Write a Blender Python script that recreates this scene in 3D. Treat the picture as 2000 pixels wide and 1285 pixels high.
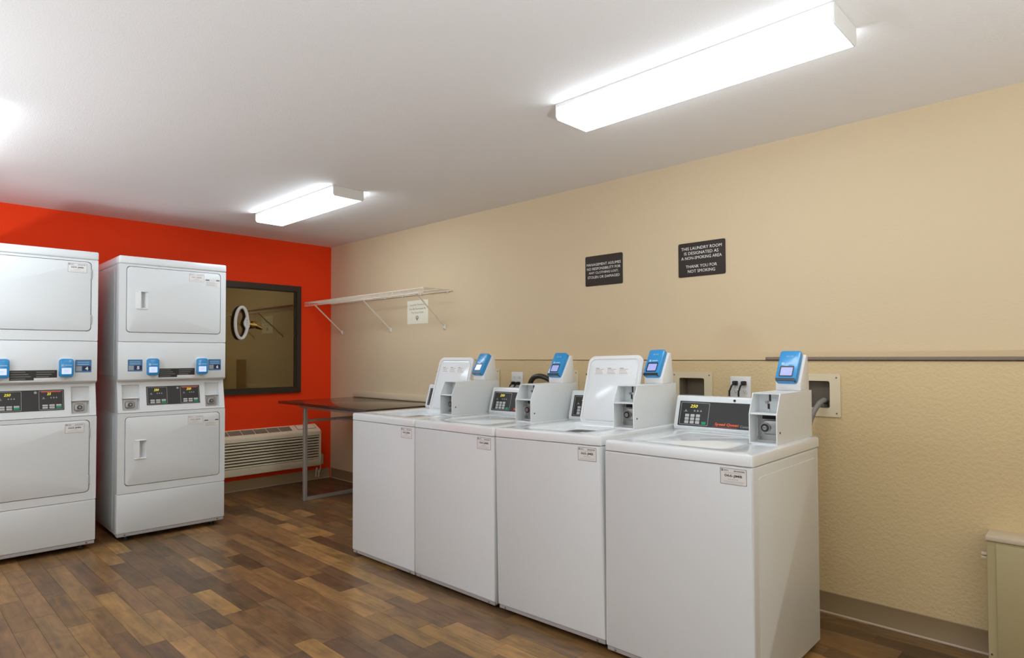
import bpy, bmesh, math, random
from mathutils import Matrix, Vector
random.seed(7)
for o in list(bpy.data.objects): bpy.data.objects.remove(o)
S = bpy.context.scene
COL = S.collection

# ------------------------------------------------------------------ camera, world, exposure
FPX, CY, PITCH, ROLL, YAW, CAMH = 1220.26, 668.73, .02313, -.00312, .80284, 1.26644
cam = bpy.data.cameras.new('camera'); co = bpy.data.objects.new('camera', cam); COL.objects.link(co)
cam.sensor_width = 36; cam.lens = FPX * 36 / 2000
cam.shift_y = (CY - 642.5) / 2000
cam.clip_start = .02
_r = Vector((math.cos(YAW), -math.sin(YAW), 0))
_f = Vector((math.sin(YAW) * math.cos(PITCH), math.cos(YAW) * math.cos(PITCH), math.sin(PITCH)))
_u = _r.cross(_f)
cr, sr = math.cos(ROLL), math.sin(ROLL)
_x = cr * _r + sr * _u; _y = cr * _u - sr * _r; _z = -_f
co.matrix_world = Matrix(((_x.x, _y.x, _z.x, 0), (_x.y, _y.y, _z.y, 0), (_x.z, _y.z, _z.z, CAMH), (0, 0, 0, 1)))
S.camera = co
w = bpy.data.worlds.new('night'); S.world = w; w.use_nodes = True
w.node_tree.nodes['Background'].inputs[0].default_value = (.010, .008, .006, 1)      # night outside the window
w.node_tree.nodes['Background'].inputs[1].default_value = 1
S.view_settings.view_transform = 'Standard'; S.view_settings.look = 'None'
S.view_settings.gamma = 1; S.view_settings.use_curve_mapping = False
S.view_settings.exposure = 0
S.cycles.use_denoising = True
S.cycles.max_bounces = 10; S.cycles.diffuse_bounces = 6; S.cycles.sample_clamp_indirect = 8
LAMP = 8.6
LAMP_SIDE = 1.0      # strength of the prismatic sides relative to the bottom
LAMP_COLOR = (.905, 1.03, 1.14)

# ------------------------------------------------------------------ materials
def lin(c):
    if isinstance(c, str):
        c = [int(c[i:i + 2], 16) for i in (0, 2, 4)]
    return tuple(((v / 255 / 12.92) if v / 255 <= .04045 else ((v / 255 + .055) / 1.055) ** 2.4) for v in c) + (1,)
def mat(name, col, rough=.5, metal=0, spec=.5, emit=None, estr=0, bump=0, bscale=100, bdist=.002, var=0, coat=0, trans=0, ior=None):
    m = bpy.data.materials.new(name); m.use_nodes = True
    nt = m.node_tree; b = nt.nodes['Principled BSDF']
    c = lin(col) if isinstance(col, str) else tuple(col) + (1,)
    b.inputs['Base Color'].default_value = c
    b.inputs['Roughness'].default_value = rough; b.inputs['Metallic'].default_value = metal
    b.inputs['Specular IOR Level'].default_value = spec
    if coat: b.inputs['Coat Weight'].default_value = coat; b.inputs['Coat Roughness'].default_value = .12
    if trans: b.inputs['Transmission Weight'].default_value = trans
    if ior: b.inputs['IOR'].default_value = ior
    if emit: b.inputs['Emission Color'].default_value = lin(emit) if isinstance(emit, str) else tuple(emit) + (1,); b.inputs['Emission Strength'].default_value = estr
    if bump or var:
        g = nt.nodes.new('ShaderNodeNewGeometry')
        n = nt.nodes.new('ShaderNodeTexNoise'); n.inputs['Scale'].default_value = bscale; n.inputs['Detail'].default_value = 3
        nt.links.new(g.outputs['Position'], n.inputs['Vector'])
        if bump:
            bp = nt.nodes.new('ShaderNodeBump'); bp.inputs['Strength'].default_value = bump; bp.inputs['Distance'].default_value = bdist
            nt.links.new(n.outputs['Fac'], bp.inputs['Height']); nt.links.new(bp.outputs['Normal'], b.inputs['Normal'])
        if var:
            n2 = nt.nodes.new('ShaderNodeTexNoise'); n2.inputs['Scale'].default_value = 1.3; n2.inputs['Detail'].default_value = 4
            nt.links.new(g.outputs['Position'], n2.inputs['Vector'])
            mx = nt.nodes.new('ShaderNodeMix'); mx.data_type = 'RGBA'
            mx.inputs[6].default_value = tuple(v * (1 - var) for v in c[:3]) + (1,); mx.inputs[7].default_value = tuple(min(1, v * (1 + var)) for v in c[:3]) + (1,)
            nt.links.new(n2.outputs['Fac'], mx.inputs[0]); nt.links.new(mx.outputs[2], b.inputs['Base Color'])
    return m
M = {}
M['ceiling'] = mat('ceiling_paint', (.80, .765, .735), .9, bump=.35, bscale=170, bdist=.003, var=.015)
M['beige'] = mat('beige_wall_paint', (.66, .525, .335), .75, bump=.35, bscale=90, bdist=.003, var=.02)
M['offwhite'] = mat('off_white_wall_paint', (.74, .75, .75), .8)
M['beige_rough'] = mat('beige_textured_wall', (.66, .505, .275), .65, bump=.6, bscale=75, bdist=.005, var=.03)
M['red'] = mat('red_wall_paint', (.93, .055, .006), .7, spec=.2, bump=.3, bscale=90, bdist=.003, var=.03)
M['base'] = mat('tan_vinyl_base', (.27, .185, .095), .5, var=.08)
M['base_lit'] = mat('lit_tan_vinyl_base', (.40, .29, .155), .5, var=.08)  # same tan base, paler to paint in brighter light at the back wall
M['caulk'] = mat('base_toe', (.50, .40, .30), .5)
M['trim'] = mat('painted_trim', (.68, .55, .37), .6)
M['darktrim'] = mat('taupe_moulding', (.19, .14, .11), .5)
M['white'] = mat('white_enamel', (.72, .745, .75), .34, coat=.12, var=.01)
M['whitetop'] = mat('white_enamel_gloss', (.76, .785, .79), .16, coat=.5)
M['plastic'] = mat('white_plastic', (.76, .75, .73), .4)
M['grey'] = mat('grey_plastic', (.42, .42, .41), .5)
M['rail'] = mat('grey_rail', (.40, .38, .37), .5)
M['gap'] = mat('dark_gap', (.02, .018, .016), .8)
M['black'] = mat('black_panel', (.022, .021, .021), .35)
M['blackgloss'] = mat('black_rubber', (.012, .011, .010), .45)
M['steel'] = mat('brushed_steel', (.36, .355, .345), .34, .9)
M['darksteel'] = mat('dark_steel', (.16, .15, .14), .4, .8)
M['blue'] = mat('blue_plastic', (.02, .27, .60), .22, coat=.5)
M['blue2'] = mat('blue_label', (.06, .19, .38), .5)
M['paleblue'] = mat('pale_blue_print', (.35, .55, .75), .5)
M['navy'] = mat('navy_print', (.012, .018, .07), .5)
M['screen'] = mat('lcd_screen', (.35, .4, .6), .2, emit=(.62, .70, 1.0), estr=.75)
M['screen2'] = mat('lcd_screen_dim', (.3, .33, .6), .15, emit=(.42, .42, .85), estr=.35)
M['digits'] = mat('lit_digits', (.3, .28, .02), .4, emit=(.95, .80, .05), estr=1.3)
M['button'] = mat('pale_button', (.55, .54, .53), .5)
M['green'] = mat('green_button', (.01, .30, .13), .4)
M['redprint'] = mat('red_print', (.75, .07, .03), .5)
M['orange'] = mat('orange_print', (.90, .12, .03), .5)
M['greyprint'] = mat('grey_print', (.38, .38, .37), .6)
M['dimprint'] = mat('dim_print', (.16, .155, .15), .6)
M['paper'] = mat('label_paper', (.80, .78, .76), .6)
M['ink'] = mat('label_ink', (.05, .045, .045), .7)
M['whiteprint'] = mat('white_lettering', (.85, .82, .76), .6)
M['sign'] = mat('dark_taupe_sign', (.042, .032, .027), .55, spec=.2)
M['sheet'] = mat('paper_sheet', (.86, .82, .66), .8)
M['greenink'] = mat('green_ink', (.25, .27, .12), .8)
M['brownink'] = mat('brown_ink', (.42, .33, .22), .8)
M['wire'] = mat('white_coated_wire', (.80, .72, .60), .4)
M['ac'] = mat('cream_plastic', (.84, .74, .54), .45)
M['acslat'] = mat('cream_slat', (.82, .72, .52), .5)
M['acdark'] = mat('grille_dark', (.045, .038, .03), .7)
M['silver'] = mat('satin_silver_tube', (.46, .44, .41), .38, .6)
M['tabletop'] = mat('dark_brown_laminate', (.035, .016, .008), .22, spec=.9, coat=.6)
M['bronze'] = mat('dark_bronze_frame', (.030, .020, .012), .45)
M['brass'] = mat('brass', (.75, .58, .22), .25, 1)
M['boxcream'] = mat('cream_box_plastic', (.70, .60, .41), .5)
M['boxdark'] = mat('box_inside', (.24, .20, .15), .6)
M['hose'] = mat('dark_drain_hose', (.035, .031, .026), .35)
M['greyhose'] = mat('grey_hose', (.22, .21, .20), .4)
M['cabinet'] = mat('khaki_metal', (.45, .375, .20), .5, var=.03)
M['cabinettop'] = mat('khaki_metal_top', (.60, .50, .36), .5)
M['cord'] = mat('white_cord', (.66, .62, .50), .5)
M['tub'] = mat('wash_tub', (.30, .28, .26), .35)
M['housing'] = mat('fixture_white_steel', (.78, .77, .75), .4)

# window glass: dark tinted reflective pane
m = mat('tinted_window_glass', (.30, .20, .08), .02, trans=1.0, ior=2.5); m.node_tree.nodes['Principled BSDF'].inputs['Specular Tint'].default_value = (1, .84, .52, 1); M['glass'] = m

# lamp lens: prismatic acrylic over two tubes
m = bpy.data.materials.new('lit_prismatic_lens'); m.use_nodes = True; nt = m.node_tree; nt.nodes.clear()
out = nt.nodes.new('ShaderNodeOutputMaterial'); em = nt.nodes.new('ShaderNodeEmission')
tc = nt.nodes.new('ShaderNodeTexCoord'); sp = nt.nodes.new('ShaderNodeSeparateXYZ'); nt.links.new(tc.outputs['Object'], sp.inputs[0])
ab = nt.nodes.new('ShaderNodeMath'); ab.operation = 'ABSOLUTE'; nt.links.new(sp.outputs[0], ab.inputs[0])
mr = nt.nodes.new('ShaderNodeMapRange'); mr.inputs[1].default_value = 0; mr.inputs[2].default_value = .055; mr.inputs[3].default_value = .72; mr.inputs[4].default_value = 1.05
nt.links.new(ab.outputs[0], mr.inputs[0])
mu = nt.nodes.new('ShaderNodeMath'); mu.operation = 'MULTIPLY'; mu.inputs[1].default_value = LAMP; nt.links.new(mr.outputs[0], mu.inputs[0])
gn = nt.nodes.new('ShaderNodeNewGeometry'); sz = nt.nodes.new('ShaderNodeSeparateXYZ'); nt.links.new(gn.outputs['True Normal'], sz.inputs[0])
az = nt.nodes.new('ShaderNodeMath'); az.operation = 'ABSOLUTE'; nt.links.new(sz.outputs[0], az.inputs[0])
sd = nt.nodes.new('ShaderNodeMapRange'); sd.inputs[1].default_value = .6; sd.inputs[2].default_value = .95; sd.inputs[3].default_value = 1; sd.inputs[4].default_value = LAMP_SIDE; nt.links.new(az.outputs[0], sd.inputs[0])
m2 = nt.nodes.new('ShaderNodeMath'); m2.operation = 'MULTIPLY'; nt.links.new(mu.outputs[0], m2.inputs[0]); nt.links.new(sd.outputs[0], m2.inputs[1]); mu = m2
oi = nt.nodes.new('ShaderNodeObjectInfo'); m3 = nt.nodes.new('ShaderNodeMath'); m3.operation = 'MULTIPLY'; so = nt.nodes.new('ShaderNodeSeparateColor'); nt.links.new(oi.outputs['Color'], so.inputs[0])
nt.links.new(mu.outputs[0], m3.inputs[0]); nt.links.new(so.outputs[0], m3.inputs[1]); mu = m3      # each fixture's tubes have their own output
em.inputs[0].default_value = LAMP_COLOR + (1,); nt.links.new(mu.outputs[0], em.inputs[1]); nt.links.new(em.outputs[0], out.inputs[0]); M['lens'] = m

# floor wood: tone comes from the object's (or face's) colour, grain from position
def wood(name, attr):
    m = bpy.data.materials.new(name); m.use_nodes = True; nt = m.node_tree; b = nt.nodes['Principled BSDF']
    if attr: src = nt.nodes.new('ShaderNodeAttribute'); src.attribute_name = 'tone'; cs = src.outputs['Color']
    else: src = nt.nodes.new('ShaderNodeObjectInfo'); cs = src.outputs['Color']
    g = nt.nodes.new('ShaderNodeNewGeometry')
    mp = nt.nodes.new('ShaderNodeMapping'); mp.inputs['Scale'].default_value = (26, 2.2, 1); nt.links.new(g.outputs['Position'], mp.inputs[0])
    ad = nt.nodes.new('ShaderNodeVectorMath'); ad.operation = 'ADD'; nt.links.new(mp.outputs[0], ad.inputs[0])
    sc_ = nt.nodes.new('ShaderNodeVectorMath'); sc_.operation = 'SCALE'; sc_.inputs['Scale'].default_value = 90; nt.links.new(cs, sc_.inputs[0]); nt.links.new(sc_.outputs[0], ad.inputs[1])
    n = nt.nodes.new('ShaderNodeTexNoise'); n.inputs['Scale'].default_value = 1; n.inputs['Detail'].default_value = 5; n.inputs['Distortion'].default_value = 1.2; nt.links.new(ad.outputs[0], n.inputs['Vector'])
    mp2 = nt.nodes.new('ShaderNodeMapping'); mp2.inputs['Scale'].default_value = (9, 4.5, 1); nt.links.new(g.outputs['Position'], mp2.inputs[0])
    n2 = nt.nodes.new('ShaderNodeTexNoise'); n2.inputs['Scale'].default_value = 1; n2.inputs['Detail'].default_value = 3; n2.inputs['Distortion'].default_value = 1.5; nt.links.new(mp2.outputs[0], n2.inputs['Vector'])
    sm = nt.nodes.new('ShaderNodeMath'); sm.operation = 'ADD'; nt.links.new(n.outputs['Fac'], sm.inputs[0]); nt.links.new(n2.outputs['Fac'], sm.inputs[1])
    r = nt.nodes.new('ShaderNodeMapRange'); r.inputs[1].default_value = .6; r.inputs[2].default_value = 1.4; r.inputs[3].default_value = .45; r.inputs[4].default_value = 1.55; nt.links.new(sm.outputs[0], r.inputs[0])
    vm = nt.nodes.new('ShaderNodeVectorMath'); vm.operation = 'SCALE'; nt.links.new(cs, vm.inputs[0]); nt.links.new(r.outputs[0], vm.inputs['Scale'])
    nt.links.new(vm.outputs[0], b.inputs['Base Color'])
    b.inputs['Roughness'].default_value = .36; b.inputs['Specular IOR Level'].default_value = .45
    return m
M['wood'] = wood('wood_strip', False); M['woodfield'] = wood('wood_strip_field', True)

# ------------------------------------------------------------------ mesh builder
class MB:
    def __init__(s): s.v = []; s.f = []; s.mi = []; s.mats = []; s.X = Matrix.Identity(4)
    def m(s, name):
        if name not in s.mats: s.mats.append(name)
        return s.mats.index(name)
    def add(s, vs, fs, mt):
        k = len(s.v); i = s.m(mt)
        flip = s.X.determinant() < 0
        s.v += [tuple(s.X @ Vector(p)) for p in vs]
        for f in fs:
            g = [k + a for a in f]
            s.f.append(g[::-1] if flip else g); s.mi.append(i)
        return s
    def box(s, x0, y0, z0, x1, y1, z1, mt, bev=0, seg=2):
        if x1 < x0: x0, x1 = x1, x0
        if y1 < y0: y0, y1 = y1, y0
        if z1 < z0: z0, z1 = z1, z0
        bm = bmesh.new(); bmesh.ops.create_cube(bm, size=1)
        for p in bm.verts: p.co = Vector(((x0 + x1) / 2 + p.co.x * (x1 - x0), (y0 + y1) / 2 + p.co.y * (y1 - y0), (z0 + z1) / 2 + p.co.z * (z1 - z0)))
        if bev: bmesh.ops.bevel(bm, geom=bm.edges[:], offset=bev, segments=seg, affect='EDGES', profile=.5)
        return s.bm(bm, mt)
    def bm(s, bm, mt):
        bm.verts.index_update()
        s.add([p.co for p in bm.verts], [[q.index for q in f.verts] for f in bm.faces], mt); bm.free(); return s
    def prism(s, poly, w0, w1, mt, axis='z', bev=0, seg=2):
        # poly of 2D points extruded along an axis; axis x: (y,z); y: (x,z); z: (x,y)
        def P(a, b, c): return {'x': (c, a, b), 'y': (a, c, b), 'z': (a, b, c)}[axis]
        n = len(poly); bm = bmesh.new()
        a = [bm.verts.new(P(*q, w0)) for q in poly]; b = [bm.verts.new(P(*q, w1)) for q in poly]
        bm.faces.new(a); bm.faces.new(b)
        for i in range(n): bm.faces.new((a[i], a[(i + 1) % n], b[(i + 1) % n], b[i]))
        bmesh.ops.recalc_face_normals(bm, faces=bm.faces[:])
        if bev: bmesh.ops.bevel(bm, geom=bm.edges[:], offset=bev, segments=seg, affect='EDGES', profile=.5)
        return s.bm(bm, mt)
    def rr(s, u0, v0, u1, v1, r, n=5):
        r = max(1e-5, min(r, abs(u1 - u0) / 2 - 1e-5, abs(v1 - v0) / 2 - 1e-5)); P = []
        for cx, cy, a0 in ((u1 - r, v0 + r, -90), (u1 - r, v1 - r, 0), (u0 + r, v1 - r, 90), (u0 + r, v0 + r, 180)):
            for k in range(n + 1):
                a = math.radians(a0 + 90 * k / n); P.append((cx + r * math.cos(a), cy + r * math.sin(a)))
        return P
    def loops(s, L, mt, cap0=True, cap1=True):
        n = len(L[0]); vs = [p for l in L for p in l]; fs = []
        for k in range(len(L) - 1):
            for i in range(n):
                j = (i + 1) % n; fs.append((k * n + i, k * n + j, (k + 1) * n + j, (k + 1) * n + i))
        if cap0: fs.append(tuple(range(n))[::-1])
        if cap1: fs.append(tuple((len(L) - 1) * n + i for i in range(n)))
        return s.add(vs, fs, mt)
    def plate(s, u0, v0, u1, v1, r, w0, w1, mt, bev=0, n=5):
        # rounded-rectangle plate in the (x,y) plane of the current matrix, from depth w0 up to w1
        L = [[(a, b, w0) for a, b in s.rr(u0, v0, u1, v1, r, n)]]
        if bev:
            for t in (0, .5, 1):
                a = math.radians(90 * t); ins = bev * (1 - math.cos(a)); hh = w1 - bev + bev * math.sin(a)
                L.append([(x, y, hh) for x, y in s.rr(u0 + ins, v0 + ins, u1 - ins, v1 - ins, max(r - ins, .0008), n)])
        else: L.append([(a, b, w1) for a, b in s.rr(u0, v0, u1, v1, r, n)])
        return s.loops(L, mt)
    def ring(s, o, i, ro, ri, w0, w1, mt, n=5):
        a = s.rr(*o, ro, n); b = s.rr(*i, ri, n)
        L = [[(x, y, w0) for x, y in a], [(x, y, w1) for x, y in a], [(x, y, w1) for x, y in b], [(x, y, w0) for x, y in b], [(x, y, w0) for x, y in a]]
        return s.loops(L, mt, False, False)
    def tube(s, pts, r, mt, n=10, closed=False):
        pts = [Vector(p) for p in pts]; L = []; up = None; N = len(pts)
        for i, p in enumerate(pts):
            if closed: t = (pts[(i + 1) % N] - pts[i - 1]).normalized()
            else: t = (pts[min(i + 1, N - 1)] - pts[max(i - 1, 0)]).normalized()
            if up is None:
                up = Vector((0, 0, 1)) if abs(t.z) < .9 else Vector((1, 0, 0))
            up = (up - t * up.dot(t)).normalized(); sd = t.cross(up); rr = r[i] if isinstance(r, (list, tuple)) else r
            L.append([tuple(p + rr * (math.cos(2 * math.pi * k / n) * up + math.sin(2 * math.pi * k / n) * sd)) for k in range(n)])
        if closed: L.append(L[0])
        # orientation: up x sd points against t, so reverse loops
        L = [l[::-1] for l in L]
        return s.loops(L, mt, not closed, not closed)
    def disc(s, cx, cy, r, w0, w1, mt, n=20, ry=None):
        ry = ry or r
        L = [[(cx + r * math.cos(2 * math.pi * k / n), cy + ry * math.sin(2 * math.pi * k / n), q) for k in range(n)] for q in (w0, w1)]
        return s.loops(L, mt)
    def text(s, body, u0, v0, wd, ht, mt, lift=.0004, shear=0, bold=0, th=.0):
        cu = bpy.data.curves.new('t', 'FONT'); cu.body = body; cu.size = 1; cu.shear = shear; cu.offset = bold; cu.resolution_u = 2
        o = bpy.data.objects.new('t', cu); COL.objects.link(o)
        dg = bpy.context.evaluated_depsgraph_get(); me = bpy.data.meshes.new_from_object(o.evaluated_get(dg))
        xs = [q.co.x for q in me.vertices]; ys = [q.co.y for q in me.vertices]
        a, b, c, d = min(xs), max(xs), min(ys), max(ys)
        vs = [(u0 + (q.co.x - a) / (b - a) * wd, v0 + (q.co.y - c) / max(d - c, 1e-6) * ht, lift) for q in me.vertices]
        s.add(vs, [list(p.vertices) for p in me.polygons], mt)
        bpy.data.objects.remove(o); bpy.data.curves.remove(cu); bpy.data.meshes.remove(me); return s
    def build(s, name, parent=None, smooth=True, loc=None, structure=False):
        me = bpy.data.meshes.new(name); me.from_pydata(s.v, [], s.f)
        for q in s.mats: me.materials.append(M[q])
        for p, i in zip(me.polygons, s.mi): p.material_index = i; p.use_smooth = smooth
        me.update()
        if smooth: me.set_sharp_from_angle(angle=math.radians(35))
        o = bpy.data.objects.new(name, me); COL.objects.link(o)
        if parent: o.parent = parent
        if loc: o.location = loc
        if structure: o['kind'] = 'structure'
        return o
def frame(o, xd, yd):
    xd, yd = Vector(xd), Vector(yd); n = xd.cross(yd)
    return Matrix(((xd.x, yd.x, n.x, o[0]), (xd.y, yd.y, n.y, o[1]), (xd.z, yd.z, n.z, o[2]), (0, 0, 0, 1)))
def thing(name, label, cat, loc=(0, 0, 0), rz=0, group=None, rx=0):
    o = bpy.data.objects.new(name, None); COL.objects.link(o); o.empty_display_size = .05
    o.location = loc; o.rotation_euler = (rx, 0, rz); tag(o, label, cat, group); return o
def tag(o, label, cat, group=None):
    o['label'] = label; o['category'] = cat
    if group: o['group'] = group
    return o

# ------------------------------------------------------------------ room
XR, YB, H, XC, ZL, YCH = 3.4506, 6.0193, 2.443, 3.3269, 1.2455, 3.90
XL, YF = -2.2, -2.2
def wall_with_holes(mb, a0, a1, b0, b1, holes, fn, mt):
    # grid of quads in (a,b) with rectangular holes left open; fn maps (a,b) to 3D
    A = sorted({a0, a1, *[h[0] for h in holes], *[h[2] for h in holes]}); B = sorted({b0, b1, *[h[1] for h in holes], *[h[3] for h in holes]})
    for i in range(len(A) - 1):
        for j in range(len(B) - 1):
            ca, cb = (A[i] + A[i + 1]) / 2, (B[j] + B[j + 1]) / 2
            if any(h[0] < ca < h[2] and h[1] < cb < h[3] for h in holes): continue
            mb.add([fn(A[i], B[j]), fn(A[i + 1], B[j]), fn(A[i + 1], B[j + 1]), fn(A[i], B[j + 1])], [(0, 1, 2, 3)], mt)
mb = MB(); mb.box(XL - .1, YF - .1, H, XR + .1, YB + .1, H + .1, 'ceiling'); mb.build('ceiling', structure=True, smooth=False)
# right wall
mb = MB(); mb.box(XR, YF, 0, XR + .1, YB, H, 'beige'); mb.build('wall_right', structure=True, smooth=False)
# lower furred-out wall behind the washers with holes for the washing machine outlet boxes
BOXES = [(.972, 1.228), (1.638, 1.893), (2.592, 2.850), (3.340, 3.598)]     # y extents of the boxes
BZ0, BZ1 = .965, 1.1765
OP = .049
holes = [(y0 + OP, BZ0 + .043, y1 - OP, BZ1 - .035) for y0, y1 in BOXES]
mb = MB()
wall_with_holes(mb, YF, YCH, 0, ZL, holes, lambda y, z: (XC, y, z), 'beige_rough')
mb.f = [f[::-1] for f in mb.f]
mb.box(XC, YF, ZL - .004, XR, YCH, ZL, 'beige_rough')
mb.box(XC, YCH - .004, 0, XR, YCH, ZL - .004, 'beige_rough')
mb.build('wall_ledge', structure=True, smooth=False)
# red back wall with the window opening
WX0, WX1, WZ0, WZ1 = 1.58, 3.098, .913, 1.994
mb = MB()
wall_with_holes(mb, XL, XR, 0, H, [(WX0 + .02, WZ0 + .02, WX1 - .02, WZ1 - .02)], lambda x, z: (x, YB, z), 'red')
for (x0, z0, x1, z1) in ((XL, 0, XR, WZ0 + .02), (XL, WZ1 - .02, XR, H), (XL, WZ0 + .02, WX0 + .02, WZ1 - .02), (WX1 - .02, WZ0 + .02, XR, WZ1 - .02)):
    mb.box(x0, YB + .001, z0, x1, YB + .12, z1, 'red')
mb.build('wall_back', structure=True, smooth=False)
mb = MB(); mb.box(XL - .1, YF, 0, XL, YB, H, 'offwhite'); mb.build('wall_left', structure=True, smooth=False)
mb = MB(); mb.box(XL - .1, YF - .1, 0, XR + .1, YF, H, 'beige'); mb.build('wall_front', structure=True, smooth=False)

# floor: base slab plus individual wood strips
mb = MB(); mb.box(XL - .1, YF - .1, -.10, XR + .1, YB + .1, -.0022, 'gap'); floor = mb.build('floor', structure=True, smooth=False)
TONES = ['7d5a3e', '75553b', '6f5039', '664935', '5f4533', '6c523e', '7a5a3f', '85633f', '8d6945', '946d48', '58422f', '70543c', '7f5d3f', '634b38', '6a4d37', '735439']
def toneof(t):
    c = lin(TONES[t]); k = random.uniform(.85, 1.08) * 1.0
    return (c[0] * k * 1.06, c[1] * k * 1.10, c[2] * k * random.uniform(.80, .94), 1)
unit = MB(); unit.box(-.5, -.5, -1, .5, .5, 0, 'wood'); um = unit.build('strip_source'); ume = um.data; bpy.data.objects.remove(um)
PW = .0935
covered = [(2.26, .98, 2.9, 3.52), (.42, 5.0, 1.05, 5.6), (1.26, 5.0, 1.88, 5.6)]
def inview(x, y):
    d = Vector((x, y, -CAMH)); fw = d.dot(_f)
    if fw < .2: return False
    u = 1000 + d.dot(_r) / fw * FPX; v = CY - d.dot(_u) / fw * FPX
    return -60 < u < 2060 and v < 1340
fieldv, fieldf, fieldc = [], [], []
nstrip = 0
xi = XL - .02
while xi < XR:
    y = YF - random.uniform(0, .6); last = -1
    while y < YB:
        ln = random.choice([.28, .36, .42, .5, .58, .66, .78, .92]) * random.uniform(.9, 1.1)
        t = random.randrange(len(TONES))
        while t == last: t = random.randrange(len(TONES))
        last = t
        y0, y1 = max(y, YF), min(y + ln, YB); x0, x1 = max(xi, XL), min(xi + PW, XR)
        y += ln
        if y1 - y0 < .01: continue
        cx, cy = (x0 + x1) / 2, (y0 + y1) / 2
        vis = any(inview(cx, q) and not any(a < cx < c and b < q < d for a, b, c, d in covered) for q in (y0, cy, y1))
        tn = toneof(t); g = .0005
        if vis and nstrip < 298:
            o = bpy.data.objects.new('wood_strip', ume); COL.objects.link(o); o.parent = floor
            o.location = (cx, cy, 0); o.scale = (x1 - x0 - g * 2, y1 - y0 - g * 2, .0022); o.color = tn; nstrip += 1
        else:
            k = len(fieldv); fieldv += [(x0 + g, y0 + g, 0), (x1 - g, y0 + g, 0), (x1 - g, y1 - g, 0), (x0 + g, y1 - g, 0)]
            fieldv += [(a, b, -.0022) for a, b, c in fieldv[k:k + 4]]
            fs = [(k, k + 1, k + 2, k + 3)] + [(k + (i + 1) % 4, k + i, k + 4 + i, k + 4 + (i + 1) % 4) for i in range(4)]
            fieldf += fs; fieldc += [tn] * len(fs)
    xi += PW
me = bpy.data.meshes.new('wood_strip_field'); me.from_pydata(fieldv, [], fieldf); me.materials.append(M['woodfield'])
ca = me.color_attributes.new('tone', 'FLOAT_COLOR', 'CORNER')
for p, c in zip(me.polygons, fieldc):
    for li in p.loop_indices: ca.data[li].color = c
me.update(); o = bpy.data.objects.new('wood_strip_field', me); COL.objects.link(o); o.parent = floor; o['kind'] = 'stuff'

# vinyl cove bases
def base_run(name, prof, mt, run, toe=None):
    mb = MB(); run(mb, prof, mt); o = mb.build(name, structure=True)
    if toe: mb = MB(); run(mb, toe, 'caulk'); mb.build('toe', parent=o)
PROF = [(0, 0), (-.011, 0), (-.0105, .006), (-.004, .016), (-.0035, .098), (-.001, .101), (0, .101)]
TOE = [(-.0105, .0005), (-.016, .0005), (-.015, .005), (-.0105, .008)]
base_run('baseboard_right', PROF, 'base', lambda mb, P, mt: mb.prism([(XC + a, b) for a, b in P], .40, YCH, mt, 'y'), TOE)
base_run('baseboard_corner', PROF, 'base', lambda mb, P, mt: mb.prism([(XR + a, b) for a, b in P], YCH, YB - .018, mt, 'y'), TOE)
base_run('baseboard_back', PROF, 'base_lit', lambda mb, P, mt: mb.prism([(YB + a, b) for a, b in P], XL, XR - .018, mt, 'x'), TOE)
# trims
mb = MB(); mb.box(XR - .016, 3.95, .872, XR, 5.556, .929, 'trim', .003); mb.build('trim_1', structure=True)
mb = MB(); mb.prism([(XC - .012, ZL + .0005), (XC + .016, ZL + .0005), (XC + .016, ZL + .012), (XC + .008, ZL + .016), (XC - .008, ZL + .016), (XC - .012, ZL + .010)], YF + .02, 1.336, 'darktrim', 'y', .002, 1); mb.build('trim_2', structure=True)

# window
mb = MB(); mb.X = frame((0, YB, 0), (1, 0, 0), (0, 0, 1))
mb.ring((WX0, WZ0, WX1, WZ1), (WX0 + .046, WZ0 + .048, WX1 - .046, WZ1 - .055), .004, .003, -.05, .028, 'bronze', 2)
mb.ring((WX0 + .040, WZ0 + .042, WX1 - .040, WZ1 - .049), (WX0 + .056, WZ0 + .058, WX1 - .054, WZ1 - .064), .003, .003, -.03, .016, 'bronze', 2)
win = mb.build('window_1', structure=True)
mb = MB(); mb.X = frame((0, YB, 0), (1, 0, 0), (0, 0, 1)); mb.plate(WX0 + .05, WZ0 + .05, WX1 - .048, WZ1 - .058, .002, -.012, -.006, 'glass', n=1); mb.build('pane', win, smooth=False)

# ------------------------------------------------------------------ ceiling lights
def fixture(x, y0, y1, label, rz=0, out=1.0):
    L = y1 - y0; t = thing('ceiling_light', label, 'light', (x, (y0 + y1) / 2, H), rz, 'wraparound ceiling lights')
    mb = MB(); mb.box(-.119, -L / 2 + .004, -.017, .119, L / 2 - .004, -.0005, 'housing'); mb.box(-.110, -L / 2 + .006, -.022, .110, L / 2 - .006, -.0165, 'gap'); mb.build('housing', t, smooth=False)
    prof = [(-.117, -.0205)]
    for cx, a0 in ((-.102, 180), (.102, 270)):
        for k in range(5):
            a = math.radians(a0 + 90 * k / 4); prof.append((cx + .014 * math.cos(a), -.058 + .014 * math.sin(a)))
    prof.append((.117, -.0205))
    mb = MB(); mb.prism(prof, -L / 2 + .006, L / 2 - .006, 'lens', 'y'); mb.build('lens', t, smooth=True).color = (out, out, out, 1)
    for sgn in (-1, 1):
        mb = MB(); mb.prism([(-.121, -.003), (-.121, -.060), (-.108, -.073), (.108, -.073), (.121, -.060), (.121, -.003)], sgn * (L / 2 - .006), sgn * L / 2, 'housing', 'y', .0012, 1); mb.build('end_cap', t)
    return t
fixture(2.337, .648, 1.858, 'large nearest white ceiling light above the washers, at upper right', -.008)
fixture(2.317, 3.812, 5.020, 'smaller far ceiling light near the red wall, left of the beige wall corner', .004, 1.45)
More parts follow.
